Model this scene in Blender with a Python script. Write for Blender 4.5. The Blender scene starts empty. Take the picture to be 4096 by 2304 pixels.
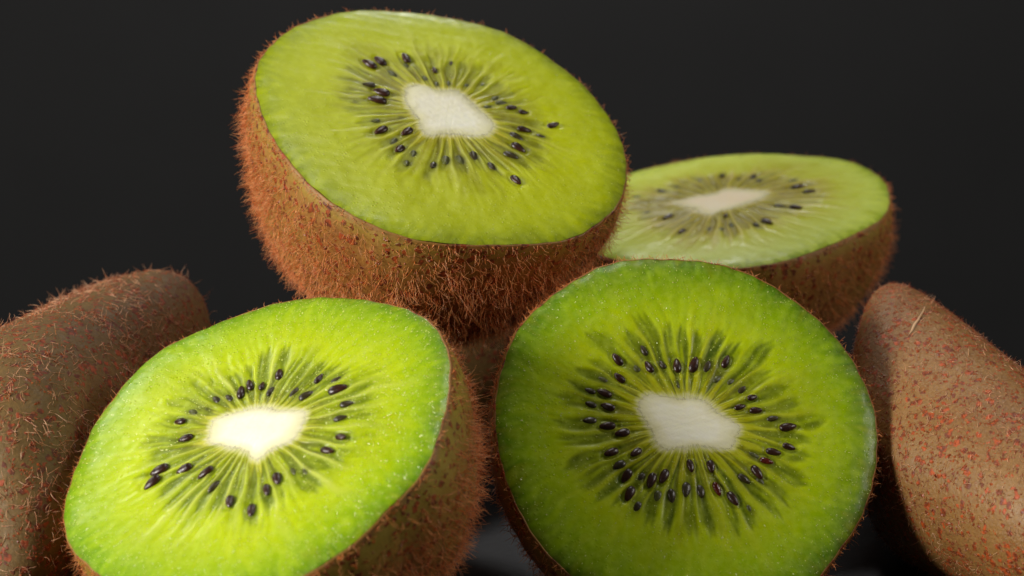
import bpy, math
import numpy as np
from mathutils import Vector, Matrix

MM = 0.001
sc = bpy.context.scene
col = sc.collection
R = math.radians

# ------------------------------------------------------------------ camera
cam_d = bpy.data.cameras.new('camera')
cam = bpy.data.objects.new('camera', cam_d); col.objects.link(cam)
PITCH = R(15)
look = Vector((0, 0, 42)) * MM
fwd = Vector((0, math.cos(PITCH), -math.sin(PITCH)))
cam.location = look - fwd * 326 * MM
cam.rotation_euler = (math.pi/2 - PITCH, 0, 0)
cam_d.lens = 85; cam_d.sensor_width = 36
cam_d.clip_start = 0.01; cam_d.clip_end = 20
cam_d.dof.use_dof = True
cam_d.dof.focus_distance = 0.322
cam_d.dof.aperture_fstop = 28
sc.camera = cam

# ------------------------------------------------------------------ world and lamps (dark studio)
world = bpy.data.worlds.new('World'); sc.world = world; world.use_nodes = True
bg = world.node_tree.nodes['Background']
bg.inputs[0].default_value = (1.0, 0.98, 0.96, 1); bg.inputs[1].default_value = 0.03

def area(name, loc, target, size, power, color=(1, 1, 1), size_y=None):
    l = bpy.data.lights.new(name, 'AREA'); l.energy = power; l.color = color
    l.shape = 'RECTANGLE'; l.size = size * MM; l.size_y = (size_y or size) * MM
    o = bpy.data.objects.new(name, l); col.objects.link(o)
    o.location = Vector(loc) * MM
    o.rotation_euler = (Vector(target) * MM - o.location).to_track_quat('-Z', 'Y').to_euler()
    return o
area('key_softbox', (-480, -250, 215), (0, 10, 30), 190, 4.3, (1.0, 0.97, 0.92))
area('back_softbox', (-430, 330, 350), (-10, 10, 30), 150, .5, (1.0, 0.98, 0.95))
area('overhead_softbox', (40, 150, 600), (10, 10, 30), 160, .80, (1.0, 0.98, 0.95))
area('right_softbox', (440, -60, 290), (45, 0, 20), 150, .75, (1.0, 0.95, 0.90))
area('backdrop_lamp', (15, 300, 270), (15, 400, 60), 60, .62, (1.0, 0.98, 0.97))

sc.view_settings.view_transform = 'Standard'
sc.view_settings.look = 'None'
sc.view_settings.exposure = 0.0
sc.view_settings.gamma = 1.0

# ------------------------------------------------------------------ node helpers
class NT:
    def __init__(s, name):
        s.m = bpy.data.materials.new(name); s.m.use_nodes = True
        s.t = s.m.node_tree; s.t.nodes.clear()
        s.out = s.n('ShaderNodeOutputMaterial')
    def n(s, typ, ins=None, **kw):
        nd = s.t.nodes.new(typ)
        for k, v in kw.items(): setattr(nd, k, v)
        for k, v in (ins or {}).items(): s.put(nd.inputs[k], v)
        return nd
    def put(s, sock, v):
        if isinstance(v, bpy.types.NodeSocket): s.t.links.new(v, sock)
        elif isinstance(v, (tuple, list)) and sock.type == 'RGBA' and len(v) == 3: sock.default_value = (*v, 1)
        else: sock.default_value = v
    def noise(s, scale, detail=3, rough=.5, vec=None, dist=0):
        nd = s.n('ShaderNodeTexNoise', {'Scale': scale, 'Detail': detail, 'Roughness': rough, 'Distortion': dist})
        s.put(nd.inputs['Vector'], vec if vec is not None else s.obj()); return nd.outputs['Fac']
    def obj(s):
        if not hasattr(s, '_o'): s._o = s.n('ShaderNodeTexCoord').outputs['Object']
        return s._o
    def attr(s, name): return s.n('ShaderNodeAttribute', attribute_name=name).outputs['Fac']
    def math(s, op, a, b=0.0, clamp=False):
        nd = s.n('ShaderNodeMath', operation=op, use_clamp=clamp); s.put(nd.inputs[0], a); s.put(nd.inputs[1], b); return nd.outputs[0]
    def rng(s, v, a, b, c=0.0, d=1.0, smooth=False):
        nd = s.n('ShaderNodeMapRange', {'Value': v, 'From Min': a, 'From Max': b, 'To Min': c, 'To Max': d})
        if smooth: nd.interpolation_type = 'SMOOTHSTEP'
        return nd.outputs[0]
    def ramp(s, v, stops):
        nd = s.n('ShaderNodeValToRGB'); e = nd.color_ramp.elements
        while len(e) < len(stops): e.new(.5)
        for el, (p, c) in zip(e, stops): el.position = p; el.color = (*c, 1)
        s.put(nd.inputs[0], v); return nd.outputs[0]
    def mix(s, f, a, b, mode='MIX'):
        nd = s.n('ShaderNodeMix', data_type='RGBA', blend_type=mode)
        s.put(nd.inputs[0], f); s.put(nd.inputs[6], a); s.put(nd.inputs[7], b); return nd.outputs[2]
    def bump(s, h, strength, dist, normal=None):
        nd = s.n('ShaderNodeBump', {'Strength': strength, 'Distance': dist, 'Height': h})
        if normal is not None: s.put(nd.inputs['Normal'], normal)
        return nd.outputs[0]
    def bsdf(s, **kw):
        nd = s.n('ShaderNodeBsdfPrincipled')
        for k, v in kw.items(): s.put(nd.inputs[k.replace('_', ' ')], v)
        s.t.links.new(nd.outputs[0], s.out.inputs[0]); return nd

def flesh_material(name, stops, loc_col, loc_f, sep_col, sep_f, veil_col, fib_col, spark=1.0, coat=.08, br=.7):
    k = NT(name)
    u = k.attr('ring'); loc = k.attr('locule'); sep = k.attr('septum'); st = k.attr('streak'); vl = k.attr('veil')
    fib = k.attr('fibre'); broad = k.attr('broad')
    big = k.noise(90, 3, .55); fine = k.noise(900, 4, .6)
    uu = k.math('ADD', u, k.math('MULTIPLY', k.math('SUBTRACT', st, .5), .17))
    uu = k.math('ADD', uu, k.math('MULTIPLY', k.math('SUBTRACT', big, .5), .13))
    uu = k.math('ADD', uu, k.math('MULTIPLY', k.math('SUBTRACT', broad, .5), .16))
    c = k.ramp(uu, stops)
    lum = (stops[3][1][0]*1.12, stops[3][1][1]*1.10, stops[3][1][2]*2)
    c = k.mix(k.rng(k.noise(170, 4, .6), .42, .78, 0, .25), c, lum)
    c = k.mix(k.rng(broad, .5, .95, 0, .55*br), c, lum)
    c = k.mix(k.rng(broad, .45, .05, 0, .42*br), c, (loc_col[0]*2.0, loc_col[1]*2.0, loc_col[2]))
    lf = k.math('MULTIPLY', k.math('MULTIPLY', loc, loc_f), k.rng(k.math('ADD', st, k.math('MULTIPLY', fine, .5)), .3, 1.2, 1.1, .55))
    c = k.mix(lf, c, loc_col)
    c = k.mix(k.rng(st, .55, 1.0, 0, .30), c, lum)
    c = k.mix(k.math('MULTIPLY', fib, .75, True), c, fib_col)
    c = k.mix(k.math('MULTIPLY', sep, sep_f), c, sep_col)
    c = k.mix(k.math('MULTIPLY', vl, .8), c, veil_col)
    c = k.mix(k.rng(k.math('ADD', u, k.math('MULTIPLY', fine, .04)), .015, .075, .9, 0, True), c, (.78, .74, .42))
    c = k.mix(k.rng(fine, .40, .7, 0, .14), c, (0.70, 0.80, 0.15))
    # tiny wet cells that catch the light
    def wet(scale, lo, dist, nrm, amt, soft=.5):
        vo = k.n('ShaderNodeTexVoronoi', {'Vector': k.obj(), 'Scale': scale, 'Randomness': 1.0})
        cell = k.rng(vo.outputs['Distance'], 0.0, soft, 1, 0)
        pick = k.n('ShaderNodeSeparateColor', {'Color': vo.outputs['Color']}).outputs[0]
        return k.bump(k.math('MULTIPLY', cell, k.rng(pick, lo, lo+.08, 0, 1)), amt, dist, nrm)
    nb = k.bump(k.noise(420, 4, .65), .06, .0006)
    nb = k.bump(fine, .16, .0002, nb)
    nb = wet(2300, .80, .0002, nb, .30*spark)
    k.bsdf(Base_Color=c, Roughness=k.rng(k.noise(300, 2), .3, .7, .28, .44), Normal=nb, Specular_IOR_Level=.16,
           Subsurface_Weight=.55, Subsurface_Radius=(.0034, .0034, .0004), Subsurface_Scale=1.0,
           Coat_Weight=coat, Coat_Roughness=.08, Coat_Normal=nb)
    return k.m

def skin_material(name, a, b, rust, amount=.5, wrinkle=1.0, rough=.40):
    k = NT(name)
    c = k.mix(k.rng(k.noise(70, 4, .6), .35, .65), a, b)
    c = k.mix(k.rng(k.noise(2200, 3, .6), .45, .7, 0, .45), c, (b[0]*1.45, b[1]*1.4, b[2]*1.3))
    # rust flecks: small cells of uneven size
    vec = k.n('ShaderNodeVectorMath', {0: k.obj(), 1: k.n('ShaderNodeVectorMath', {0: k.n('ShaderNodeTexNoise', {'Vector': k.obj(), 'Scale': 900.0, 'Detail': 3.0}).outputs['Color'], 1: (.0015, .0015, .0015)}, operation='MULTIPLY').outputs[0]}, operation='ADD').outputs[0]
    vo = k.n('ShaderNodeTexVoronoi', {'Vector': vec, 'Scale': 950.0, 'Randomness': 1.0})
    pick = k.n('ShaderNodeSeparateColor', {'Color': vo.outputs['Color']}).outputs[0]
    size = k.rng(pick, .10, 1, .04, .60)
    spots = k.rng(k.math('SUBTRACT', size, vo.outputs['Distance']), -.02, .05, 0, 1)
    rc_ = k.mix(k.rng(k.noise(1100, 2), .42, .60), (rust[0]*.35, rust[1]*.4, rust[2]*.5), rust)
    c = k.mix(k.math('MULTIPLY', spots, amount), c, rc_)
    rimy = k.attr('rimness')  # olive skin by the cut, with light bleeding through painted in
    c = k.mix(k.math('MULTIPLY', rimy, k.math('SUBTRACT', .8, k.math('MULTIPLY', spots, .75))), c, (.36, .29, .030))
    nb = k.bump(k.noise(1500, 4, .65), .45*wrinkle, .0002)
    nb = k.bump(spots, .5, .0002, nb)
    k.bsdf(Base_Color=c, Roughness=k.rng(k.noise(700, 3), .3, .7, rough, rough+.22), Normal=nb, Specular_IOR_Level=.45,
           Subsurface_Weight=.08, Subsurface_Radius=(.002, .001, .0003), Subsurface_Scale=1.0)
    return k.m

def simple(name, c, rough, **kw):
    k = NT(name); k.bsdf(Base_Color=c, Roughness=rough, **kw); return k.m

def hair_material(name, lo, hi):
    k = NT(name)
    f = k.rng(k.noise(1300, 2), .35, .65)
    c = k.mix(f, lo, hi)
    b = k.n('ShaderNodeBsdfPrincipled', {'Base Color': c, 'Roughness': .38, 'Specular IOR Level': .6})
    t = k.n('ShaderNodeBsdfTranslucent', {'Color': c})
    mx = k.n('ShaderNodeMixShader', {0: .3, 1: b.outputs[0], 2: t.outputs[0]})
    k.t.links.new(mx.outputs[0], k.out.inputs[0]); return k.m

M_hair = hair_material('kiwi_hair', (.80, .20, .034), (.98, .50, .18))
M_hair_pale = hair_material('kiwi_hair_pale', (.60, .20, .06), (.95, .60, .36))
M_speck = hair_material('rust_fuzz', (.28, .042, .007), (.58, .13, .022))
M_skin = skin_material('kiwi_skin', (.265, .102, .020), (.310, .160, .030), (.36, .060, .010), .95)
M_skin_olive = skin_material('kiwi_skin_olive', (.120, .064, .013), (.165, .092, .020), (.32, .052, .009), .95, 1.5, .56)
M_skin_whole = skin_material('kiwi_skin_whole', (.215, .098, .024), (.290, .148, .042), (.48, .085, .014), 1.0, 2.4, .34)
def seed_material(name, a, b, rough, coat):
    k = NT(name)
    c = k.mix(k.rng(k.noise(1500, 3, .6), .35, .7), a, b)
    nb = k.bump(k.noise(2500, 3, .6), .5, .00012)
    k.bsdf(Base_Color=c, Roughness=rough, Normal=nb, Specular_IOR_Level=.5, Coat_Weight=coat, Coat_Roughness=.10, Coat_Normal=nb)
    return k.m
M_seed = seed_material('seed_black', (.016, .0055, .0035), (.060, .017, .008), .32, .12)
M_seed_red = seed_material('seed_red', (.05, .006, .004), (.16, .020, .010), .2, .4)
M_seed_half = seed_material('seed_under_flesh', (.022, .015, .005), (.060, .045, .010), .35, .1)
M_seed_veil = seed_material('seed_veiled', (.050, .050, .008), (.11, .12, .015), .4, .05)

M_glint = simple('glint_paint', (.62, .70, .16), .10, Specular_IOR_Level=1.0, Coat_Weight=1.0, Coat_Roughness=.08)  # pale base colour paints in the sparkle of wet cells

def core_material(name, ca, cb):
    k = NT(name)
    f = k.noise(700, 4, .6)
    edge = k.attr('edge')
    c = k.mix(k.rng(k.noise(120, 3), .3, .7), ca, cb)
    c = k.mix(k.rng(k.math('ADD', edge, k.math('MULTIPLY', k.math('SUBTRACT', f, .5), .25)), .62, 1.02, 0, .75), c, (.74, .70, .28))
    nb = k.bump(f, .35, .0003)
    k.bsdf(Base_Color=c, Roughness=.5, Normal=nb, Specular_IOR_Level=.35, Subsurface_Weight=.5,
           Subsurface_Radius=(.003, .0028, .0014), Subsurface_Scale=1.0)
    return k.m
M_core = core_material('core_pith', (.93, .87, .64), (.97, .93, .74))
M_core_peach = core_material('core_pith_peach', (.90, .72, .44), (.94, .82, .56))

# ------------------------------------------------------------------ setting
def link_mesh(name, verts, faces, mat, parent=None, smooth=True):
    me = bpy.data.meshes.new(name)
    verts = np.asarray(verts, dtype=np.float32); faces = np.asarray(faces, dtype=np.int32)
    k = faces.shape[1]
    me.vertices.add(len(verts)); me.vertices.foreach_set('co', verts.ravel())
    me.loops.add(faces.size); me.loops.foreach_set('vertex_index', faces.ravel())
    me.polygons.add(len(faces)); me.polygons.foreach_set('loop_start', np.arange(len(faces), dtype=np.int32) * k)
    me.polygons.foreach_set('use_smooth', np.full(len(faces), smooth))
    me.update(calc_edges=True); me.validate()
    me.materials.append(mat)
    o = bpy.data.objects.new(name, me); col.objects.link(o)
    if parent: o.parent = parent
    return o
def attr(o, name, vals):
    a = o.data.attributes.new(name, 'FLOAT', 'POINT'); a.data.foreach_set('value', np.asarray(vals, dtype=np.float32).ravel())
def tag(o, **kw):
    for a, b in kw.items(): o[a] = b
    return o

def cloth_dark(name, c, rough):
    k = NT(name)
    v = k.noise(25, 3)
    cc = k.mix(k.rng(v, .3, .7), (c[0]*.85, c[1]*.85, c[2]*.85), c)
    nb = k.bump(k.noise(900, 3), .2, .0003)
    k.bsdf(Base_Color=cc, Roughness=rough, Normal=nb, Specular_IOR_Level=.3); return k.m
M_table = cloth_dark('dark_tabletop', (.009, .010, .011), .5)
M_drop = cloth_dark('dark_backdrop', (.0085, .0085, .0086), .9)
# tabletop: a slab with an eased back edge
x0, x1, y0, y1 = -.9, .9, -.6, .093
link_mesh('tabletop', [(x0,y0,0),(x1,y0,0),(x1,y1-.004,0),(x0,y1-.004,0),(x1,y1,-.004),(x0,y1,-.004),(x1,y1,-.03),(x0,y1,-.03),(x0,y0,-.03),(x1,y0,-.03)],
          [(0,1,2,3),(3,2,4,5),(5,4,6,7),(8,7,6,9),(0,8,9,1)], M_table, smooth=False)['kind'] = 'structure'
prof = [(.40, -.6 + .06*i) for i in range(26)]
bv = [(sx, y, z) for (y, z) in prof for sx in (-1.6, 1.6)]
link_mesh('backdrop', bv, [(2*i, 2*i+1, 2*i+3, 2*i+2) for i in range(len(prof)-1)], M_drop)['kind'] = 'structure'

DATA = {
'top': dict(c=(-9.45, 25.22, 60.85), n=(0.2435, -0.4007, 0.8833),
 core=[5.1, 5.04, 4.97, 5.39, 5.82, 6.25, 6.62, 6.96, 7.29, 6.82, 6.14, 5.45, 5.32, 5.23, 5.13, 5.04, 4.95, 5.0, 5.25, 5.49, 5.74, 6.03, 6.36, 6.69, 6.97, 7.02, 7.08, 7.13, 7.18, 7.24, 6.96, 6.6, 6.28, 5.97, 5.66, 5.35, 5.27, 5.29, 5.32, 5.35, 5.38, 5.4, 5.49, 5.68, 5.87, 6.06, 6.13, 5.83, 5.54, 5.24, 5.09, 5.06, 5.04, 5.01, 5.44, 6.69, 7.01, 7.2, 7.38, 7.41, 7.16, 6.9, 6.7, 6.5, 6.3, 6.11, 5.9, 5.7, 5.5, 5.3, 5.23, 5.17],
 rim=[27.25, 27.34, 27.48, 27.62, 27.82, 28.16, 28.5, 28.73, 28.96, 29.09, 29.22, 29.33, 29.45, 29.54, 29.53, 29.44, 29.2, 28.85, 28.52, 28.29, 28.06, 27.97, 28.05, 28.12, 28.29, 28.5, 28.72, 28.77, 28.79, 28.55, 28.31, 28.26, 28.25, 28.15, 27.93, 27.71, 27.46, 27.22, 27.02, 26.86, 26.7, 26.53, 26.37, 26.22, 26.09, 25.96, 25.84, 25.71, 25.74, 25.8, 25.83, 25.83, 25.82, 25.75, 25.73, 25.93, 26.12, 26.23, 26.37, 26.6, 26.59, 26.33, 26.17, 26.06, 25.95, 25.84, 25.78, 25.79, 25.81, 25.86, 26.03, 26.2, 26.36, 26.5, 26.64, 26.78, 26.92, 27.05, 27.16, 27.21, 27.27, 27.31, 27.34, 27.37, 27.45, 27.54, 27.64, 27.57, 27.5, 27.42, 27.31, 27.2, 27.12, 27.12, 27.12, 27.17],
 seeds=[(-6.32, 12.81, 1.14, 0), (-4.25, 13.37, 0.97, 0), (-0.06, 13.33, 1.14, 0), (2.92, 9.7, 0.66, 0), (6.47, 11.08, 0.52, 1), (-8.88, 8.09, 1.04, 1), (-7.65, 6.0, 1.18, 0), (-9.08, 4.44, 1.21, 0), (-12.43, 4.59, 0.61, 2), (-11.64, -0.03, 0.78, 2), (-11.65, -2.14, 1.04, 0), (-7.49, -0.06, 0.61, 2), (-8.07, -3.22, 0.97, 0), (-10.98, -4.83, 0.87, 2), (-10.8, -6.51, 0.95, 0), (-9.34, -7.93, 0.78, 2), (-11.14, -9.46, 0.87, 2), (-7.52, -10.63, 0.83, 1), (-5.2, -9.98, 0.95, 2), (-3.06, -10.36, 0.95, 2), (-0.66, -9.98, 0.9, 1), (0.94, -12.55, 0.83, 1), (3.07, -15.95, 1.04, 0), (4.95, -10.79, 1.04, 1), (6.98, -9.42, 1.14, 0), (7.98, -6.97, 1.04, 1), (9.93, -5.7, 1.01, 0), (11.73, -7.33, 0.69, 1), (15.0, -5.38, 0.94, 0), (11.91, -1.9, 0.76, 0), (10.53, -0.61, 0.83, 0), (9.59, 0.84, 0.87, 2), (9.04, 5.6, 0.69, 2), (6.33, 5.73, 0.73, 2), (3.49, 6.18, 0.78, 2), (1.6, 6.47, 0.78, 2), (0.52, 8.06, 0.78, 2), (-3.92, 10.05, 0.87, 2), (-0.79, 11.7, 0.69, 2), (7.09, 0.23, 0.76, 2), (9.29, 2.14, 0.76, 2)]),
'fl': dict(c=(-31.65, -28.16, 30.85), n=(-0.3454, -0.4114, 0.8435),
 core=[7.33, 7.74, 7.47, 7.2, 6.94, 6.9, 6.85, 6.8, 5.81, 4.82, 4.61, 4.4, 4.19, 3.99, 3.78, 3.57, 3.37, 3.34, 3.41, 3.48, 3.55, 3.62, 3.69, 3.79, 4.57, 5.25, 5.46, 5.67, 5.49, 5.17, 4.88, 5.06, 5.24, 5.43, 5.74, 6.05, 6.35, 6.5, 6.52, 6.54, 6.55, 6.56, 6.58, 6.65, 6.72, 6.59, 5.94, 5.31, 4.93, 4.56, 4.19, 3.81, 3.6, 3.64, 3.69, 3.73, 3.78, 3.82, 3.87, 3.91, 3.96, 4.0, 4.09, 4.23, 4.38, 4.52, 4.66, 4.85, 5.2, 5.55, 5.91, 6.54],
 rim=[26.98, 26.82, 26.77, 26.73, 26.65, 26.51, 26.34, 26.31, 26.33, 26.54, 26.73, 26.86, 26.97, 27.07, 27.14, 27.04, 26.88, 26.61, 26.35, 26.2, 26.19, 26.17, 26.12, 26.07, 26.08, 26.2, 26.32, 26.42, 26.52, 26.62, 26.71, 26.84, 26.96, 27.09, 27.14, 27.15, 27.12, 27.03, 26.93, 26.8, 26.7, 26.59, 26.42, 26.21, 25.99, 25.9, 25.9, 26.02, 26.13, 26.15, 25.92, 25.7, 25.48, 25.39, 25.31, 25.24, 25.22, 25.22, 25.29, 25.38, 25.58, 25.79, 25.8, 25.79, 25.75, 25.68, 25.61, 25.42, 25.22, 25.02, 24.81, 24.58, 24.36, 24.26, 24.2, 24.24, 24.38, 24.5, 24.62, 24.72, 24.78, 24.85, 24.95, 25.07, 25.21, 25.37, 25.54, 25.71, 26.04, 26.45, 26.98, 27.33, 27.58, 27.46, 27.33, 27.15],
 seeds=[(-12.41, -1.92, 0.91, 0), (-9.41, -4.06, 0.91, 0), (-9.41, -9.55, 1.17, 0), (-8.94, -11.61, 1.24, 0), (-5.79, -8.44, 1.09, 0), (-2.21, -8.05, 1.17, 0), (0.45, -9.46, 1.02, 1), (4.52, -10.84, 1.02, 0), (8.36, -11.03, 1.02, 0), (8.28, -7.76, 0.88, 0), (8.47, -5.86, 0.95, 0), (9.72, -4.14, 0.73, 2), (11.5, -3.62, 0.66, 2), (12.2, 0.05, 0.95, 0), (12.55, 2.43, 1.02, 0), (10.37, 5.07, 0.88, 1), (9.75, 7.34, 0.88, 1), (6.68, 9.08, 1.17, 0), (5.21, 10.4, 0.73, 1), (2.72, 9.92, 0.91, 0), (2.91, 6.97, 0.95, 1), (0.8, 6.89, 0.88, 1), (-3.61, 9.0, 0.91, 0), (-2.73, 6.12, 0.73, 1), (-4.61, 6.54, 0.8, 0), (-6.5, 6.22, 0.88, 0), (-6.87, 4.75, 1.02, 0), (-8.08, 3.52, 0.8, 1), (-9.81, 2.81, 0.8, 1), (-9.66, 0.98, 0.58, 2), (-11.65, 0.04, 0.88, 2)]),
'fr': dict(c=(22.95, -11.72, 26.43), n=(0.1451, -0.7373, 0.6598),
 core=[5.31, 5.14, 4.97, 5.04, 5.14, 5.25, 5.24, 5.22, 5.2, 4.99, 4.65, 4.3, 3.96, 3.66, 3.6, 3.53, 3.47, 3.4, 3.34, 3.27, 3.21, 3.36, 3.62, 3.89, 4.15, 4.41, 4.88, 5.61, 6.46, 6.94, 6.83, 6.72, 6.67, 7.11, 7.55, 6.87, 6.03, 5.48, 4.95, 4.43, 4.38, 4.37, 4.36, 4.35, 4.29, 4.21, 4.14, 4.06, 3.98, 3.9, 3.83, 3.75, 3.67, 3.59, 3.51, 3.43, 3.43, 3.72, 4.0, 4.29, 4.57, 4.98, 5.75, 6.52, 6.73, 6.94, 6.97, 6.9, 6.71, 6.24, 5.77, 5.49],
 rim=[25.25, 25.28, 25.3, 25.35, 25.44, 25.54, 25.65, 25.81, 26.02, 26.19, 26.32, 26.4, 26.47, 26.52, 26.52, 26.49, 26.44, 26.39, 26.35, 26.31, 26.31, 26.31, 26.33, 26.39, 26.45, 26.52, 26.59, 26.65, 26.68, 26.71, 26.65, 26.58, 26.4, 26.18, 25.91, 25.67, 25.59, 25.6, 25.71, 25.74, 25.74, 25.76, 25.8, 25.89, 25.93, 25.93, 26.04, 26.17, 26.25, 26.26, 26.16, 26.06, 25.98, 26.04, 25.9, 25.73, 25.68, 25.58, 25.42, 25.33, 25.25, 25.28, 25.32, 25.31, 25.3, 25.26, 25.22, 25.09, 24.97, 24.86, 24.76, 24.76, 24.9, 25.04, 25.17, 25.3, 25.38, 25.39, 25.35, 25.18, 25.13, 25.18, 25.22, 25.25, 25.37, 25.53, 25.59, 25.55, 25.43, 25.35, 25.27, 25.28, 25.29, 25.27, 25.26, 25.24],
 seeds=[(-7.95, 9.76, 0.97, 0), (-4.13, 10.9, 0.81, 1), (-3.86, 8.48, 0.97, 0), (-1.96, 8.77, 0.81, 1), (-5.63, 8.42, 0.73, 2), (0.04, 8.41, 1.13, 0), (2.32, 8.34, 1.13, 0), (4.09, 7.92, 0.97, 1), (6.79, 8.58, 1.0, 0), (-0.52, 5.71, 0.81, 2), (5.25, 6.2, 0.81, 2), (7.11, 5.74, 0.81, 2), (8.14, 4.24, 0.81, 1), (9.46, 3.13, 0.73, 0), (7.56, 1.86, 0.78, 0), (9.64, 1.22, 0.84, 0), (11.68, 0.0, 0.81, 1), (13.59, -1.41, 1.13, 0), (13.23, -4.21, 0.97, 0), (10.93, -4.85, 0.97, 0), (9.8, -6.01, 0.97, 3), (8.25, -7.52, 1.16, 0), (8.26, -5.14, 0.81, 2), (6.36, -8.32, 0.97, 1), (4.39, -10.9, 1.13, 0), (2.49, -9.46, 0.97, 3), (2.18, -6.28, 1.0, 0), (-0.53, -6.03, 0.97, 0), (-1.62, -9.23, 1.13, 1), (0.28, -9.53, 0.97, 1), (-3.7, -10.07, 1.05, 1), (-4.31, -7.24, 1.05, 0), (-6.08, -7.71, 1.13, 0), (-7.29, -7.04, 0.65, 1), (-5.58, -10.09, 0.97, 2), (-8.5, -11.25, 0.97, 1), (-9.19, -9.28, 1.05, 0), (-9.23, -6.84, 0.97, 0), (-10.09, -5.3, 1.05, 1), (-7.48, -3.63, 0.89, 0), (-10.74, -3.38, 1.05, 0), (-8.91, -0.82, 1.07, 0), (-10.72, 0.3, 1.1, 0), (-12.86, 1.38, 0.97, 1), (-10.25, 3.08, 0.94, 0), (-12.44, 3.59, 0.73, 1), (-10.4, 5.08, 1.0, 0), (-12.26, 5.54, 0.73, 1), (-8.06, 7.1, 0.89, 0), (-10.29, 7.07, 0.81, 2), (8.56, -8.8, 0.81, 2), (6.47, -12.58, 0.81, 2)]),
'br': dict(c=(33.96, 66.3, 38.57), n=(-0.0969, -0.1232, 0.9876),
 core=[4.79, 5.22, 5.64, 6.07, 6.86, 7.67, 8.48, 7.65, 6.65, 6.27, 5.9, 5.53, 5.15, 5.04, 5.24, 5.44, 5.64, 5.84, 6.04, 6.23, 6.43, 6.62, 6.54, 5.65, 4.82, 4.68, 4.54, 4.4, 4.26, 4.12, 3.98, 4.02, 4.07, 4.13, 4.18, 4.24, 4.29, 4.34, 4.56, 4.92, 5.29, 5.66, 6.02, 6.49, 6.96, 7.44, 7.92, 7.73, 7.26, 6.82, 6.52, 6.22, 5.92, 5.62, 5.31, 5.26, 5.26, 5.26, 5.27, 5.27, 5.28, 4.66, 3.8, 3.39, 3.43, 3.46, 3.5, 3.53, 3.57, 3.6, 3.95, 4.37],
 rim=[23.49, 23.39, 23.34, 23.37, 23.41, 23.44, 23.54, 23.65, 23.76, 23.87, 24.12, 24.37, 24.62, 24.89, 25.18, 25.48, 25.77, 25.97, 26.16, 26.36, 26.5, 26.61, 26.72, 26.81, 26.91, 27.0, 27.07, 27.08, 27.1, 27.13, 27.15, 27.22, 27.3, 27.42, 27.57, 27.74, 27.78, 27.72, 27.55, 27.34, 27.1, 26.84, 26.57, 26.44, 26.33, 26.22, 26.12, 26.25, 26.38, 26.7, 26.99, 27.01, 26.99, 26.92, 26.84, 26.74, 26.68, 26.74, 26.8, 26.87, 26.94, 26.99, 27.04, 27.08, 27.12, 27.11, 27.02, 26.96, 26.91, 26.63, 26.19, 25.75, 25.3, 25.02, 24.79, 24.6, 24.47, 24.34, 24.27, 24.21, 24.09, 23.94, 23.85, 23.75, 23.66, 23.58, 23.51, 23.48, 23.46, 23.5, 23.57, 23.64, 23.7, 23.67, 23.64, 23.58],
 seeds=[(-6.58, 10.05, 0.73, 0), (-1.49, 11.78, 0.97, 0), (0.46, 10.7, 0.81, 1), (-3.09, 9.75, 0.65, 2), (5.58, 12.83, 0.81, 2), (7.78, 10.4, 1.17, 0), (10.72, 9.22, 1.01, 0), (12.58, 2.15, 1.22, 0), (9.89, 1.86, 1.06, 1), (11.88, -5.22, 1.22, 0), (10.86, -6.84, 0.89, 1), (4.52, -5.75, 0.65, 0), (7.47, -8.65, 0.81, 2), (4.89, -11.15, 0.65, 1), (6.89, -10.62, 0.65, 2), (-4.03, -9.64, 1.14, 0), (1.56, -13.83, 0.89, 0), (-11.85, -0.06, 0.97, 1), (-10.54, 2.73, 0.81, 2), (-14.12, -3.98, 0.81, 2), (-8.66, -9.28, 0.81, 2), (-8.9, 6.81, 0.81, 2)]),
}

# ------------------------------------------------------------------ shapes
def spline(vals, th):
    """smooth periodic curve through samples that start at -pi"""
    v = np.asarray(vals, float); n = len(v)
    for _ in range(1): v = .25*np.roll(v, 1) + .5*v + .25*np.roll(v, -1)
    x = (th + np.pi) / (2*np.pi) * n; i = np.floor(x).astype(int); f = x - i
    p0, p1, p2, p3 = v[(i-1) % n], v[i % n], v[(i+1) % n], v[(i+2) % n]
    return .5*(2*p1 + (p2-p0)*f + (2*p0-5*p1+4*p2-p3)*f*f + (3*p1-p0-3*p2+p3)*f**3)
def sstep(a, b, x):
    t = np.clip((x-a)/(b-a), 0, 1); return t*t*(3-2*t)
def wnoise(P, scale, seed, octaves=3):
    """cheap smooth 3-D noise from random plane waves, about -1..1"""
    r = np.random.RandomState(seed); out = 0
    for o in range(octaves):
        for _ in range(6):
            k = r.normal(size=3) * scale * 1.9**o
            out = out + np.sin(P @ k + r.uniform(0, 6.28)) * .5**o
    return out / 5.0

def grid_faces(nr, na, start=0, wrap=True):
    i = np.arange(nr-1)[:, None]; j = np.arange(na)[None, :]; jn = (j+1) % na
    return (np.stack([i*na+j, i*na+jn, (i+1)*na+jn, (i+1)*na+j], -1).reshape(-1, 4) + start)

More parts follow.
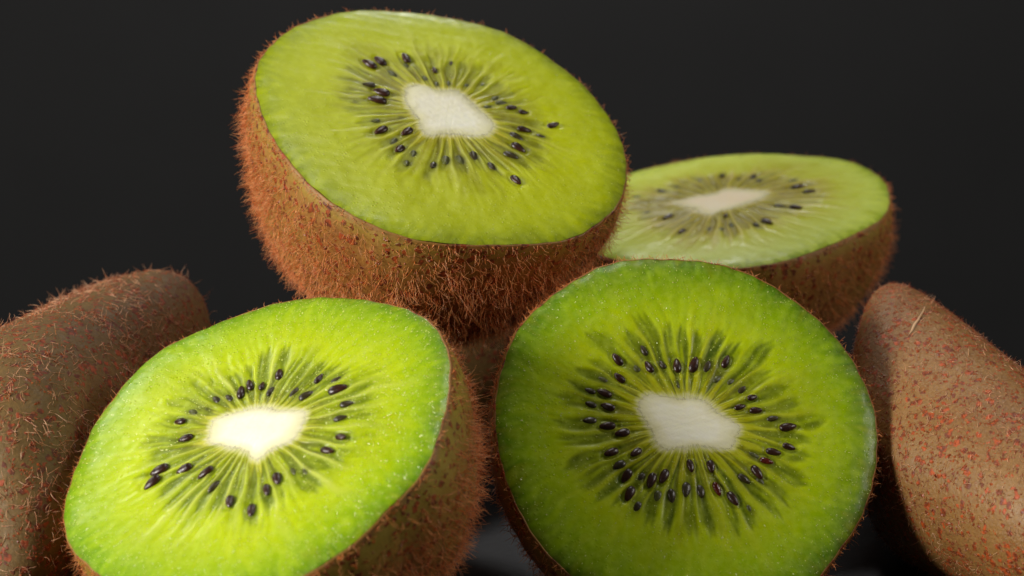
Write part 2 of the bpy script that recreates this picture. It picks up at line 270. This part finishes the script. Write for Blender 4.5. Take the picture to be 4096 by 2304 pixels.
def tubes(name, roots, nrm, length, radius, mat, parent, seed, lean=.5, curl=.45, droop=(0, 0, 0), K=5, comb=None):
    """hairs as thin three-sided tapering tubes, one mesh (mm in, m out)"""
    r = np.random.RandomState(seed); N = len(roots)
    rnd = r.normal(size=(N, 3)); rnd -= (rnd*nrm).sum(1)[:, None]*nrm
    rnd /= np.linalg.norm(rnd, axis=1)[:, None] + 1e-9
    d = nrm + rnd*lean*r.uniform(.3, 1.4, (N, 1)) + np.asarray(droop)
    if comb is not None: d = d + comb
    d /= np.linalg.norm(d, axis=1)[:, None]
    bend = r.normal(size=(N, 3))*curl
    p = roots - nrm*.05; pts = [p]; dirs = [d]
    for q in range(K-1):
        bend = bend + r.normal(size=(N, 3))*curl*.35
        d = d + bend*.6 + np.asarray(droop)*.35
        d /= np.linalg.norm(d, axis=1)[:, None]
        # stay above the skin
        p = p + d*(length/(K-1))[:, None]
        h = ((p-roots)*nrm).sum(1); p = p + nrm*np.clip(.06-h, 0, None)[:, None]
        pts.append(p); dirs.append(d)
    V = []
    for q in range(K):
        a = np.cross(dirs[q], [0.31, .2, .93]); a /= np.linalg.norm(a, axis=1)[:, None] + 1e-9
        b = np.cross(dirs[q], a); rr = (radius*(1-.75*q/(K-1)))[:, None] if q else (radius*1.15)[:, None]
        for s in range(3):
            an = s*2.0944; V.append(pts[q] + rr*(a*math.cos(an) + b*math.sin(an)))
    V = np.stack(V, 1).reshape(-1, 3)          # N, K*3, 3
    base = np.arange(N)[:, None]*K*3
    F = []
    for q in range(K-1):
        for s in range(3):
            s2 = (s+1) % 3; F.append(np.stack([base+q*3+s, base+q*3+s2, base+q*3+3+s2, base+q*3+3+s], -1)[:, 0])
    F = np.stack(F, 1).reshape(-1, 4)
    o = link_mesh(name, V*MM, F, mat, parent); o['kind'] = 'stuff'; return o

def specks(name, roots, nrm, size, mat, parent, seed):
    """clumps of short matted fuzz: low irregular mounds on the skin"""
    r = np.random.RandomState(seed); N = len(roots)
    a = np.cross(nrm, r.normal(size=(N, 3))); a /= np.linalg.norm(a, axis=1)[:, None]; b = np.cross(nrm, a)
    asp = r.uniform(.45, 1, N)
    V = [roots + nrm*(size*.34)[:, None]]
    for s in range(6):
        rr = size*r.uniform(.45, 1.15, N); an = s*1.0472
        V.append(roots - nrm*.03 + a*(rr*math.cos(an))[:, None] + b*(rr*asp*math.sin(an))[:, None])
    V = np.stack(V, 1).reshape(-1, 3); base = np.arange(N)*7
    F = np.stack([np.stack([base, base+1+s, base+1+(s+1) % 6], -1) for s in range(6)], 1).reshape(-1, 3)
    o = link_mesh(name, V*MM, F, mat, parent, smooth=False); o['kind'] = 'stuff'; return o

def sample_surface(V, F, n, seed, keep=None):
    """random points on a quad mesh, with normals"""
    r = np.random.RandomState(seed)
    A, B, C, D = (V[F[:, i]] for i in range(4))
    N = np.cross(C-A, D-B); ar = np.linalg.norm(N, axis=1)/2; N = N/(2*ar[:, None]+1e-12)
    w = ar.copy()
    cen = (A+B+C+D)/4
    if keep is not None: w = w*keep(cen, N)
    f = r.choice(len(F), n, p=w/w.sum()); s = r.rand(n, 1); t = r.rand(n, 1)
    P = (A[f]*(1-s)+B[f]*s)*(1-t) + (D[f]*(1-s)+C[f]*s)*t
    return P, N[f]

def make_seed_mesh(name, mat):
    nu, nv = 14, 9; V = []
    for i in range(nv):
        ph = math.pi*i/(nv-1)
        for j in range(nu):
            th = 2*math.pi*j/nu
            x = -math.cos(ph); w = math.sin(ph)**.85*(1-.24*x)
            V.append((x*1.05, w*math.cos(th)*.55, w*math.sin(th)*.38 + .02*math.sin(5*x+3*th)))
    V = np.array(V)*MM
    o = link_mesh(name, V, grid_faces(nv, nu), mat); me = o.data
    bpy.data.objects.remove(o); return me
SEEDMESH = [make_seed_mesh('seed_dark', M_seed), make_seed_mesh('seed_half', M_seed_half),
            make_seed_mesh('seed_veiled', M_seed_veil), make_seed_mesh('seed_red', M_seed_red)]

def half_kiwi(key, label, H, power, shift, fmat, dome, edge_drop, NH, hairkw, hairlen, nspeck, relief=1.0, seed=1, loc_end=.5, wavy=0, beads=1200, cmat=None, seed_scale=1.0, bead=.6):
    D = DATA[key]; n = np.array(D['n']); c = np.array(D['c'])
    u_ax = np.cross([0, 0, 1.], n); u_ax /= np.linalg.norm(u_ax)
    if u_ax[0] < 0: u_ax = -u_ax
    v_ax = np.cross(n, u_ax)
    root = bpy.data.objects.new('halved_kiwi', None); col.objects.link(root)
    Mx = Matrix((tuple(u_ax), tuple(v_ax), tuple(n))).transposed().to_4x4(); Mx.translation = Vector(c)*MM
    root.matrix_world = Mx; root.empty_display_size = .01
    tag(root, label=label, category='kiwi half', group='halved kiwis with the cut face showing')
    r = np.random.RandomState(seed)
    # --- locules follow the seeds
    S = D['seeds']; ang = sorted(math.atan2(s[1], s[0]) for s in S)
    cl = []
    for a in ang:
        if cl and a-cl[-1][0] < .11: cl[-1].append(a)
        else: cl.append([a])
    la = [sum(x)/len(x) for x in cl]
    full = []
    for i, a in enumerate(la):
        b = la[(i+1) % len(la)] + (2*np.pi if i == len(la)-1 else 0)
        full.append(a); k = int(round((b-a)/.19)) - 1
        for q in range(max(0, k)): full.append(a+(b-a)*(q+1)/(k+1))
    full = np.array(sorted(full)); nl = len(full)
    gapn = np.append(full[1:], full[0]+2*np.pi)-full; mids = full+gapn/2
    NA, NR = 600, 112
    th = np.arange(NA)*2*np.pi/NA - np.pi
    rc = spline(D['core'], th)*.96; ro = spline(D['rim'], th)
    # small teeth where the pale rays leave the pith
    dm = np.abs((th[:, None]-mids[None, :]+np.pi) % (2*np.pi)-np.pi).min(1)
    rc = rc + .45*np.exp(-(dm/.03)**2)*relief*(.4+.6*np.sin(th*7+seed)**2) + .10*np.sin(th*61+seed)+.08*np.sin(th*97+2*seed)
    ro = ro*(1+wavy*.006*np.sin(th*17+seed)*np.sin(th*5)) + .05*np.sin(th*43+1)
    U = np.linspace(0, 1, NR); U = 1-(1-U)**1.12
    TH, UU = np.meshgrid(th, U)
    warp = .03*np.sin(UU*7+TH*3)*UU + .012*np.sin(UU*17+TH*11)
    TW = TH+warp
    rr = rc[None]+(ro-rc)[None]*UU
    X = rr*np.cos(TH); Y = rr*np.sin(TH)
    # masks
    dl = (TW[..., None]-full+np.pi) % (2*np.pi)-np.pi
    j = np.abs(dl).argmin(-1); dlj = np.take_along_axis(dl, j[..., None], -1)[..., 0]
    wid = np.minimum(gapn, np.roll(gapn, 1))[j]*.52
    uend = (loc_end*r.uniform(.82, 1.12, nl))[j]; ust = .03
    yc = (uend+ust)/2; yl = (uend-ust)/2
    y = (UU-yc)/yl
    ragg = .10*np.sin(TW*83+seed)*np.sin(TW*31+2*UU*6)
    y = y+ragg
    dark = r.uniform(.65, 1, nl)[j]
    lw = wid*(.45+.55*sstep(0, .55, UU/loc_end))
    q_ = 1-(dlj/lw)**2-np.abs(y)**4
    loc = sstep(-.15, .80, q_)*dark
    ds = np.abs((TW[..., None]-mids+np.pi) % (2*np.pi)-np.pi); js = ds.argmin(-1); ds = ds.min(-1)
    slen = r.uniform(.5, 1.0, nl)[js]; sst = r.uniform(.15, 1, nl)[js]**1.5
    sepw = .012+.030*UU
    sep = np.exp(-(ds/sepw)**2)*sstep(.0, .06, UU)*(1-sstep(slen*.35, slen, UU))*sst
    def angular(n, bands, sd, k=1):
        rr_ = np.random.RandomState(sd); t = rr_.rand(bands, n)
        for _ in range(k): t = .25*np.roll(t, 1, 1)+.5*t+.25*np.roll(t, -1, 1)
        t = np.clip((t-.5)*(1.4+.5*k)+.5, 0, 1)
        x = (TW+np.pi)/(2*np.pi)*n % n; a0 = np.floor(x).astype(int) % n; f = x-np.floor(x); f = f*f*(3-2*f)
        yv = np.clip(UU*(bands-1), 0, bands-1.001); b0 = yv.astype(int); g_ = yv-b0; b1 = np.minimum(b0+1, bands-1)
        l_ = lambda b: t[b, a0]*(1-f)+t[b, (a0+1) % n]*f
        return l_(b0)*(1-g_)+l_(b1)*g_
    broad = .5+(angular(46, 5, seed+40)-.5)*sstep(.05, .35, UU)*(1-.7*sstep(.65, .95, UU))
    mid_ = (angular(150, 5, seed+43)-.5)*sstep(.15, .4, UU)*(1-sstep(.6, .92, UU)); broad = np.clip(broad+.32*mid_, 0, 1)
    fibre = sstep(.55, .85, angular(300, 6, seed+41))*sstep(.02, .06, UU)*(1-sstep(.12, .40, UU))
    nb = 10; tab = r.rand(nb, 420)
    for _ in range(1): tab = .25*np.roll(tab, 1, 1)+.5*tab+.25*np.roll(tab, -1, 1)
    tab = (tab-.5)*1.6+.5
    fx = (TW+np.pi)/(2*np.pi)*420 % 420; i0 = np.floor(fx).astype(int) % 420; fr = fx-np.floor(fx)
    fy = np.clip(UU*(nb-1), 0, nb-1.001); k0 = fy.astype(int); g = fy-k0
    t_ = lambda kk: tab[kk, i0]*(1-fr)+tab[kk, (i0+1) % 420]*fr
    streak = t_(k0)*(1-g)+t_(np.minimum(k0+1, nb-1))*g
    # relief
    P3 = np.stack([X, Y, 0*X], -1)
    rim_in = (ro[None]-rr)
    Z = dome*(1-(rr/ro[None])**2)
    Z = Z-edge_drop*np.exp(-rim_in/1.1) - .25*edge_drop*np.exp(-rim_in/3.0)
    Z = Z+relief*(-.12*loc+.12*sep*(ds<.05)+(streak-.5)*.10*(1-sstep(.5, .85, UU)))
    Z = Z+.10*wnoise(P3, .30, seed)+.022*wnoise(P3, 1.5, seed+3)
    Z = Z+.30*np.exp(-UU/.05)*0
    veil = np.zeros_like(X); zs = []
    for (sx, sy, sz, kind) in S:
        a = math.atan2(sy, sx); dx, dy = math.cos(a), math.sin(a)
        lx = (X-sx)*dx+(Y-sy)*dy; ly = -(X-sx)*dy+(Y-sy)*dx
        q = (lx/(1.15*sz))**2+(ly/(.72*sz))**2
        if kind == 2: veil = np.maximum(veil, np.exp(-q*1.1)*.8)
        elif kind == 1: veil = np.maximum(veil, np.exp(-q*.8)*.7)
        near = q < 1.3
        zs.append(Z[near].mean() if near.any() else 0)
        if kind in (0, 3): Z = Z-.18*np.exp(-np.abs(q-1.2)*2.5)*(q < 4)
    V = np.stack([X, Y, Z], -1).reshape(-1, 3)
    fl = link_mesh('flesh', V*MM, grid_faces(NR, NA)[:, ::1], fmat, root)
    attr(fl, 'ring', UU); attr(fl, 'locule', loc); attr(fl, 'septum', sep); attr(fl, 'streak', streak); attr(fl, 'veil', veil); attr(fl, 'fibre', fibre); attr(fl, 'broad', broad)
    # --- tiny pale beads added to imitate glints of the wet flesh cells
    nd = beads; ja = r.randint(0, NA, nd); jr = (NR*(.04+.96*r.rand(nd)**.7)*.985).astype(int)
    pd = np.stack([X[jr, ja], Y[jr, ja], Z[jr, ja]], -1)
    sd_ = bead*r.uniform(.045, .105, nd)*np.where(r.rand(nd) < .03, 1.5, 1)
    Vd = [pd+np.array([0, 0, 1.])*(sd_*.75)[:, None]]
    el = r.uniform(1, 2.2, nd); ea_ = np.arctan2(pd[:, 1], pd[:, 0])
    for rg, hh in ((.62, .55), (1.0, .10)):
        for q in range(6):
            lx = rg*math.cos(q*1.0472)*sd_*el; ly = rg*math.sin(q*1.0472)*sd_
            Vd.append(pd+np.stack([lx*np.cos(ea_)-ly*np.sin(ea_), lx*np.sin(ea_)+ly*np.cos(ea_), hh*sd_], -1))
    Vd = np.stack(Vd, 1).reshape(-1, 3); bb = np.arange(nd)*13; Fd = []
    for q in range(6):
        q2 = (q+1) % 6
        Fd.append(np.stack([bb, bb+1+q, bb+1+q2], -1)); Fd.append(np.stack([bb+1+q, bb+7+q, bb+7+q2], -1)); Fd.append(np.stack([bb+1+q, bb+7+q2, bb+1+q2], -1))
    jb = link_mesh('glint_beads', Vd*MM, np.stack(Fd, 1).reshape(-1, 3), M_glint, root); jb['kind'] = 'stuff'
    # --- pith
    nc = 26; W = np.linspace(1, 0.0005, nc)
    WW, T2 = np.meshgrid(W, th[::2], indexing='ij'); rc2 = rc[::2]
    edgeZ = Z[0][::2]
    for _ in range(40): edgeZ = (np.roll(edgeZ, 1)+edgeZ*2+np.roll(edgeZ, -1))/4
    rs = rc2.copy()
    for _ in range(30): rs = (np.roll(rs, 1)+rs*2+np.roll(rs, -1))/4
    rw = (rc2*sstep(.8, 1, WW)+rs*(1-sstep(.8, 1, WW)))*WW
    XX = rw*np.cos(T2); YY = rw*np.sin(T2)
    ZZ = edgeZ[None]*sstep(.75, 1, WW)+(1-sstep(.75, 1, WW))*(dome+.05)+.03*wnoise(np.stack([XX, YY, 0*XX], -1), 3.5, seed+7)
    ce = link_mesh('core', np.stack([XX, YY, ZZ], -1).reshape(-1, 3)*MM, grid_faces(nc, len(rc2))[:, ::-1], cmat or M_core, root)
    attr(ce, 'edge', WW)
    # --- seeds
    for (sx, sy, sz, kind), z in zip(S, zs):
        o = bpy.data.objects.new('seed', SEEDMESH[kind]); col.objects.link(o); o.parent = root
        a = math.atan2(sy, sx)+r.normal()*.16
        s = sz*seed_scale*r.uniform(.92, 1.06)
        lift = {0: .02, 1: -.12, 2: -.20, 3: .02}[kind]+r.uniform(-.06, .08)
        o.location = (sx*MM, sy*MM, (z+lift)*MM); o.rotation_euler = (r.normal()*.1, r.normal()*.12, a)
        o.scale = (s, s*r.uniform(.9, 1.1), s)
    # --- skin shell: lip, then the rounded body
    ths = np.arange(240)*2*np.pi/240-np.pi; ros = np.interp(ths, th, ro, period=2*np.pi)
    ox, oy = ros*np.cos(ths), ros*np.sin(ths); cx, cy = ox.mean(), oy.mean()
    rings = [(.985, -edge_drop-1.2), (.9985, -edge_drop*1.2-.05), (1.003, -edge_drop*1.2-.03), (1.008, -edge_drop-.30)]
    rows = []
    for s, z in rings: rows.append(np.stack([cx+(ox-cx)*s, cy+(oy-cy)*s, np.full_like(ox, z)], -1))
    meanr = np.hypot(ox-cx, oy-cy).mean(); phi = np.arctan2(oy-cy, ox-cx)
    for a in np.linspace(.03, math.pi/2-.012, 64):
        tau = math.sin(a)**(2/power); s = math.cos(a)**(2/power)
        k = sstep(.3, 1, tau); bul = 1.009+.012*math.sin(min(tau*3, 1)*math.pi)
        bx = (ox-cx)*(1-k)+meanr*np.cos(phi)*k; by = (oy-cy)*(1-k)+meanr*np.sin(phi)*k
        rows.append(np.stack([cx+bx*s*bul+shift[0]*tau, cy+by*s*bul+shift[1]*tau, np.full_like(ox, -edge_drop-.3-(H-edge_drop-.3)*tau)], -1))
    G = np.stack(rows); sh = G.shape; Vs = G.reshape(-1, 3)
    dirn = Vs-np.array([cx, cy, -H*.35]); dirn /= np.linalg.norm(dirn, axis=1)[:, None]
    fade = np.repeat(sstep(2, 12, np.arange(sh[0])), sh[1])
    Vs = Vs+dirn*(fade*(.28*wnoise(Vs, .14, seed+11)))[:, None]
    Fs = grid_faces(sh[0], sh[1])[:, ::-1]
    cap = len(Vs); Vs = np.vstack([Vs, Vs[-sh[1]:].mean(0)[None]])
    tri = np.array([[cap-sh[1]+q, cap-sh[1]+(q+1) % sh[1], cap, cap] for q in range(sh[1])])
    sk = link_mesh('skin', Vs*MM, Fs, M_skin, root)
    attr(sk, 'rimness', (1-sstep(0, hairkw.get('rimw', 3.6), -Vs[:, 2]))*np.append(np.repeat(np.arange(sh[0]) > 3, sh[1]), 0))
    # --- hair and rusty fuzz
    FF = Fs[sh[1]*3:][:, ::-1]
    A = Vs[FF]; nn = np.cross(A[:, 2]-A[:, 0], A[:, 3]-A[:, 1]); cen = A.mean(1)
    if ((cen-np.array([cx, cy, -H*.3]))*nn).sum(1).mean() < 0: FF = FF[:, ::-1]
    gz = np.linalg.inv(np.array(Mx.to_3x3()))@np.array([0, 0, -1.])
    thin = hairkw.get('thin', .35)
    def keep(cen, N):
        clump = .35+.65*sstep(-.5, .5, wnoise(cen, .8, seed+21))
        rimf = thin+(1-thin)*sstep(1.0, 9.0, -cen[:, 2])
        return clump*rimf
    P, N = sample_surface(Vs, FF, NH, seed+5, keep)
    L = hairlen*r.uniform(.45, 1.35, NH)*(.55+.45*sstep(0, 7, -P[:, 2]))
    tubes('hair', P, N, L, r.uniform(.034, .060, NH)*hairkw.get('fine', 1), hairkw.get('mat', M_hair), root, seed+9, hairkw.get('lean', .7), hairkw.get('curl', .35), tuple(gz*hairkw.get('droop', .25)))
    P, N = sample_surface(Vs, FF, nspeck//3, seed+6)
    P = np.repeat(P, 3, 0)+r.normal(size=(len(P)*3, 3))*.16; N = np.repeat(N, 3, 0)
    P = P-N*((P-np.repeat(P[::3], 3, 0))*N).sum(1)[:, None]
    specks('rust_fuzz', P, N, r.uniform(.10, .26, len(P)), M_speck, root, seed+8)
    # torn skin fuzz along the cut rim
    nr = 520; ar = r.choice(sh[1], nr); off = r.uniform(.0, .5, nr)
    P = G[3][ar]*1.0; P[:, 2] -= off
    N = np.stack([np.cos(phi[ar]), np.sin(phi[ar]), r.uniform(-.1, .7, nr)], -1); N /= np.linalg.norm(N, axis=1)[:, None]
    N = N*sstep(-.4, .5, wnoise(P, .5, seed+50))[:, None]+N*.25; N /= np.linalg.norm(N, axis=1)[:, None]
    tubes('rim_fuzz', P, N, r.uniform(.25, 1.25, nr)*hairkw.get('rim', 1), r.uniform(.03, .06, nr), M_hair, root, seed+17, .8, .5, K=4)
    return root

def whole_kiwi(label, c, axis, up, dims, power, NH, hairlen, nspeck, seed, taper=0.0, skew=(0, 0), cross=2.0, roll=0.0, mat=None, hairkw={}):
    """dims: half length, half width, half height (mm)"""
    x = np.array(axis, float); x /= np.linalg.norm(x); z = np.array(up, float); z -= x*(z@x); z /= np.linalg.norm(z); y = np.cross(z, x)
    root = bpy.data.objects.new('whole_kiwi', None); col.objects.link(root)
    Mx = Matrix((tuple(x), tuple(y), tuple(z))).transposed().to_4x4(); Mx.translation = Vector(c)*MM
    root.matrix_world = Mx; root.empty_display_size = .01
    tag(root, label=label, category='kiwi', group='whole kiwis behind the halves')
    r = np.random.RandomState(seed)
    na, ns = 200, 120; a = np.arange(na)*2*np.pi/na; ph = np.linspace(.004, math.pi-.004, ns)
    co = np.cos(ph); X = np.sign(co)*np.abs(co)**(2/power)*dims[0]; rad = np.sin(ph)**(2/power)
    rad = rad*(1+taper*X/dims[0])
    XX = np.repeat(X[:, None], na, 1); ca = np.sign(np.cos(a))*np.abs(np.cos(a))**(2/cross); sa = np.sign(np.sin(a))*np.abs(np.sin(a))**(2/cross)
    c2 = ca*math.cos(roll)-sa*math.sin(roll); s2 = ca*math.sin(roll)+sa*math.cos(roll)
    Vs = np.stack([XX, rad[:, None]*c2*dims[1], rad[:, None]*s2*dims[2]], -1).reshape(-1, 3)
    Vs[:, 0] += skew[0]*Vs[:, 1]+skew[1]*Vs[:, 2]
    dn = Vs/np.array(dims)**2; dn[:, 0] *= .3; dn /= np.linalg.norm(dn, axis=1)[:, None]
    Vs = Vs+dn*(.45*wnoise(Vs, .07, seed)+.10*wnoise(Vs, .35, seed+1))[:, None]
    Fs = grid_faces(ns, na)
    A = Vs[Fs]; nn = np.cross(A[:, 2]-A[:, 0], A[:, 3]-A[:, 1])
    if (A.mean(1)*nn).sum(1).mean() < 0: Fs = Fs[:, ::-1]
    sk = link_mesh('skin', Vs*MM, Fs, mat or M_skin_whole, root); attr(sk, 'rimness', np.zeros(len(Vs)))
    # dried flower end
    e = 140; ea = r.uniform(0, 6.28, e); er = r.uniform(0, 2.6, e)
    for sgn in (1, -1):
        pr = np.stack([np.full(e, sgn*(dims[0]-.2)), er*np.cos(ea), er*np.sin(ea)], -1); nr = np.tile([sgn, 0, 0.], (e, 1))
        tubes('stem_scar', pr, nr, r.uniform(.8, 2, e), r.uniform(.05, .12, e), M_speck, root, seed+30+sgn, .9, .3)
    gz = np.linalg.inv(np.array(Mx.to_3x3()))@np.array([0, 0, -1.])
    def keep(cen, N):
        return .12+.88*sstep(-.3, .5, wnoise(cen, .45, seed+21))
    P, N = sample_surface(Vs, Fs, NH, seed+5, keep)
    tubes('hair', P, N, hairlen*r.uniform(.4, 1.4, NH), r.uniform(.034, .062, NH), M_hair_pale, root, seed+9, hairkw.get('lean', 2.4), hairkw.get('curl', .4), tuple(gz*.25))
    P, N = sample_surface(Vs, Fs, nspeck//4, seed+6, keep if hairkw.get('clump') else None)
    P = np.repeat(P, 4, 0); off = r.normal(size=P.shape)*.22; N = np.repeat(N, 4, 0); off -= N*(off*N).sum(1)[:, None]
    specks('rust_fuzz', P+off, N, r.uniform(.08, .20, len(P))*r.choice([1, 1, 1, 1.8], len(P)), M_speck, root, seed+8)
    # short curled fuzz inside the rusty clumps
    P2 = (P+off)[::2]; N2 = N[::2]
    tubes('curled_fuzz', P2, N2, r.uniform(.3, .9, len(P2)), r.uniform(.022, .04, len(P2)), M_speck, root, seed+12, 1.4, .8, K=4)
    return root

# ------------------------------------------------------------------ the fruit
F_top = flesh_material('flesh_top', [(0, (.62,.54,.04)), (.08, (.38,.35,.010)), (.30, (.38,.39,.004)), (.55, (.52,.58,.002)), (.84, (.44,.51,.003)), (.97, (.29,.36,.006)), (1, (.20,.26,.010))],
    (.11,.125,.004), .65, (.58,.60,.08), .6, (.045,.042,.006), (.20,.18,.010), .6, .04, .3)
F_fl = flesh_material('flesh_front_left', [(0, (.54,.52,.05)), (.08, (.26,.28,.008)), (.30, (.30,.38,.002)), (.55, (.46,.56,.001)), (.82, (.28,.43,.002)), (.96, (.13,.28,.004)), (1, (.08,.20,.005))],
    (.065,.105,.003), .75, (.56,.60,.12), .85, (.035,.042,.006), (.12,.13,.008), 1.2, .10, .45)
F_fr = flesh_material('flesh_front_right', [(0, (.52,.50,.03)), (.08, (.38,.36,.004)), (.28, (.36,.39,.002)), (.52, (.43,.53,.001)), (.76, (.27,.42,.001)), (.93, (.11,.23,.001)), (1, (.06,.13,.001))],
    (.036,.078,.002), .84, (.48,.52,.010), .65, (.030,.034,.005), (.17,.17,.004), .9, .05, .55)
F_br = flesh_material('flesh_back_right', [(0, (.66,.52,.14)), (.08, (.38,.30,.016)), (.30, (.44,.34,.008)), (.58, (.50,.54,.014)), (.84, (.52,.62,.09)), (.96, (.40,.50,.06)), (1, (.22,.32,.02))],
    (.15,.13,.008), .65, (.68,.60,.22), .85, (.06,.05,.008), (.20,.16,.015), .4, .0, .4)

half_kiwi('top', 'topmost halved kiwi, oval cut face tilted to camera, furry brown skin on its left',
          34.5, 2.1, (0, 0), F_top, .5, .35, 16500, dict(lean=.85, curl=.38, droop=.35, thin=.6, fine=.82), 2.1, 6500, .6, 3, .44, seed_scale=1.06)
half_kiwi('fl', 'front left halved kiwi, bright lime face with big white core and wet glossy rays',
          30, 2.3, (0, 0), F_fl, .6, .5, 9000, dict(lean=.8, curl=.3, droop=.1, thin=.12, rimw=10), 2.1, 5200, .9, 5, .50, .6, 3600, seed_scale=1.04, bead=.75)
half_kiwi('fr', 'front right halved kiwi facing the camera, deep green edge and dark petals round its core',
          24.3, 2.3, (0, 0), F_fr, .7, .5, 4500, dict(lean=.8, curl=.35, droop=.1, thin=.5), 1.5, 4000, .8, 8, .58, 0, 2000, bead=.62)
half_kiwi('br', 'blurred halved kiwi at the back right, seen nearly edge on with peach tinted core',
          25, 2.2, (0, 0), F_br, .4, .35, 5000, dict(lean=.6, curl=.25, droop=.2, thin=.5), 1.7, 4000, 1.0, 11, .5, 0, 500, M_core_peach)

whole_kiwi('whole brown kiwi at the left edge with rusty specks and pale curly hairs',
           (-64.2, 9.6, 18.9), (.331, .941, .064), (0, 0, 1), (32.8, 15.8, 15.7), 4.8, 5200, 1.9, 15000, 21,
           taper=-.139, skew=(.226, .464), cross=2.6, roll=-.37, mat=M_skin_olive)
right_fruit = whole_kiwi('whole brown kiwi at the right edge with a shiny patch and a pale scratch',
           (64.0, 1.2, 17.1), (-.433, .901, .041), (0, 0, 1), (26, 15.2, 16.0), 4.2, 4200, 1.0, 22000, 22,
           taper=.226, skew=(-1.0, .278), cross=1.8, roll=.231)
# the pale healed scratch on its shoulder
sp = np.array([(15.6, -1.0, 17.43), (13.97, .51, 17.38), (13.1, 1.5, 17.25), (12.37, 2.3, 17.05), (11.36, 3.67, 16.68), (10.39, 4.72, 16.26), (9.75, 5.79, 15.78)])
sn = np.array([(-.1, 0, .99)]*7); d_ = np.gradient(sp, axis=0); sd = np.cross(sn, d_); sd /= np.linalg.norm(sd, axis=1)[:, None]
wd = np.array([.05, .14, .10, .17, .20, .16, .04])[:, None]
sv = np.vstack([sp-sd*wd, sp+sn*.16, sp+sd*wd])
link_mesh('scratch', sv*MM, [(b*7+i, b*7+i+1, b*7+8+i, b*7+7+i) for b in range(2) for i in range(6)], simple('healed_skin', (.62, .38, .20), .6), right_fruit)
whole_kiwi('dim whole kiwi in the shadow gap under the topmost half, between the front halves',
           (-13, 70, 19.8), (-.05, 1, 0), (0, 0, 1), (26, 19.5, 19.6), 2.5, 2200, 1.8, 4000, 23, mat=M_skin_olive)
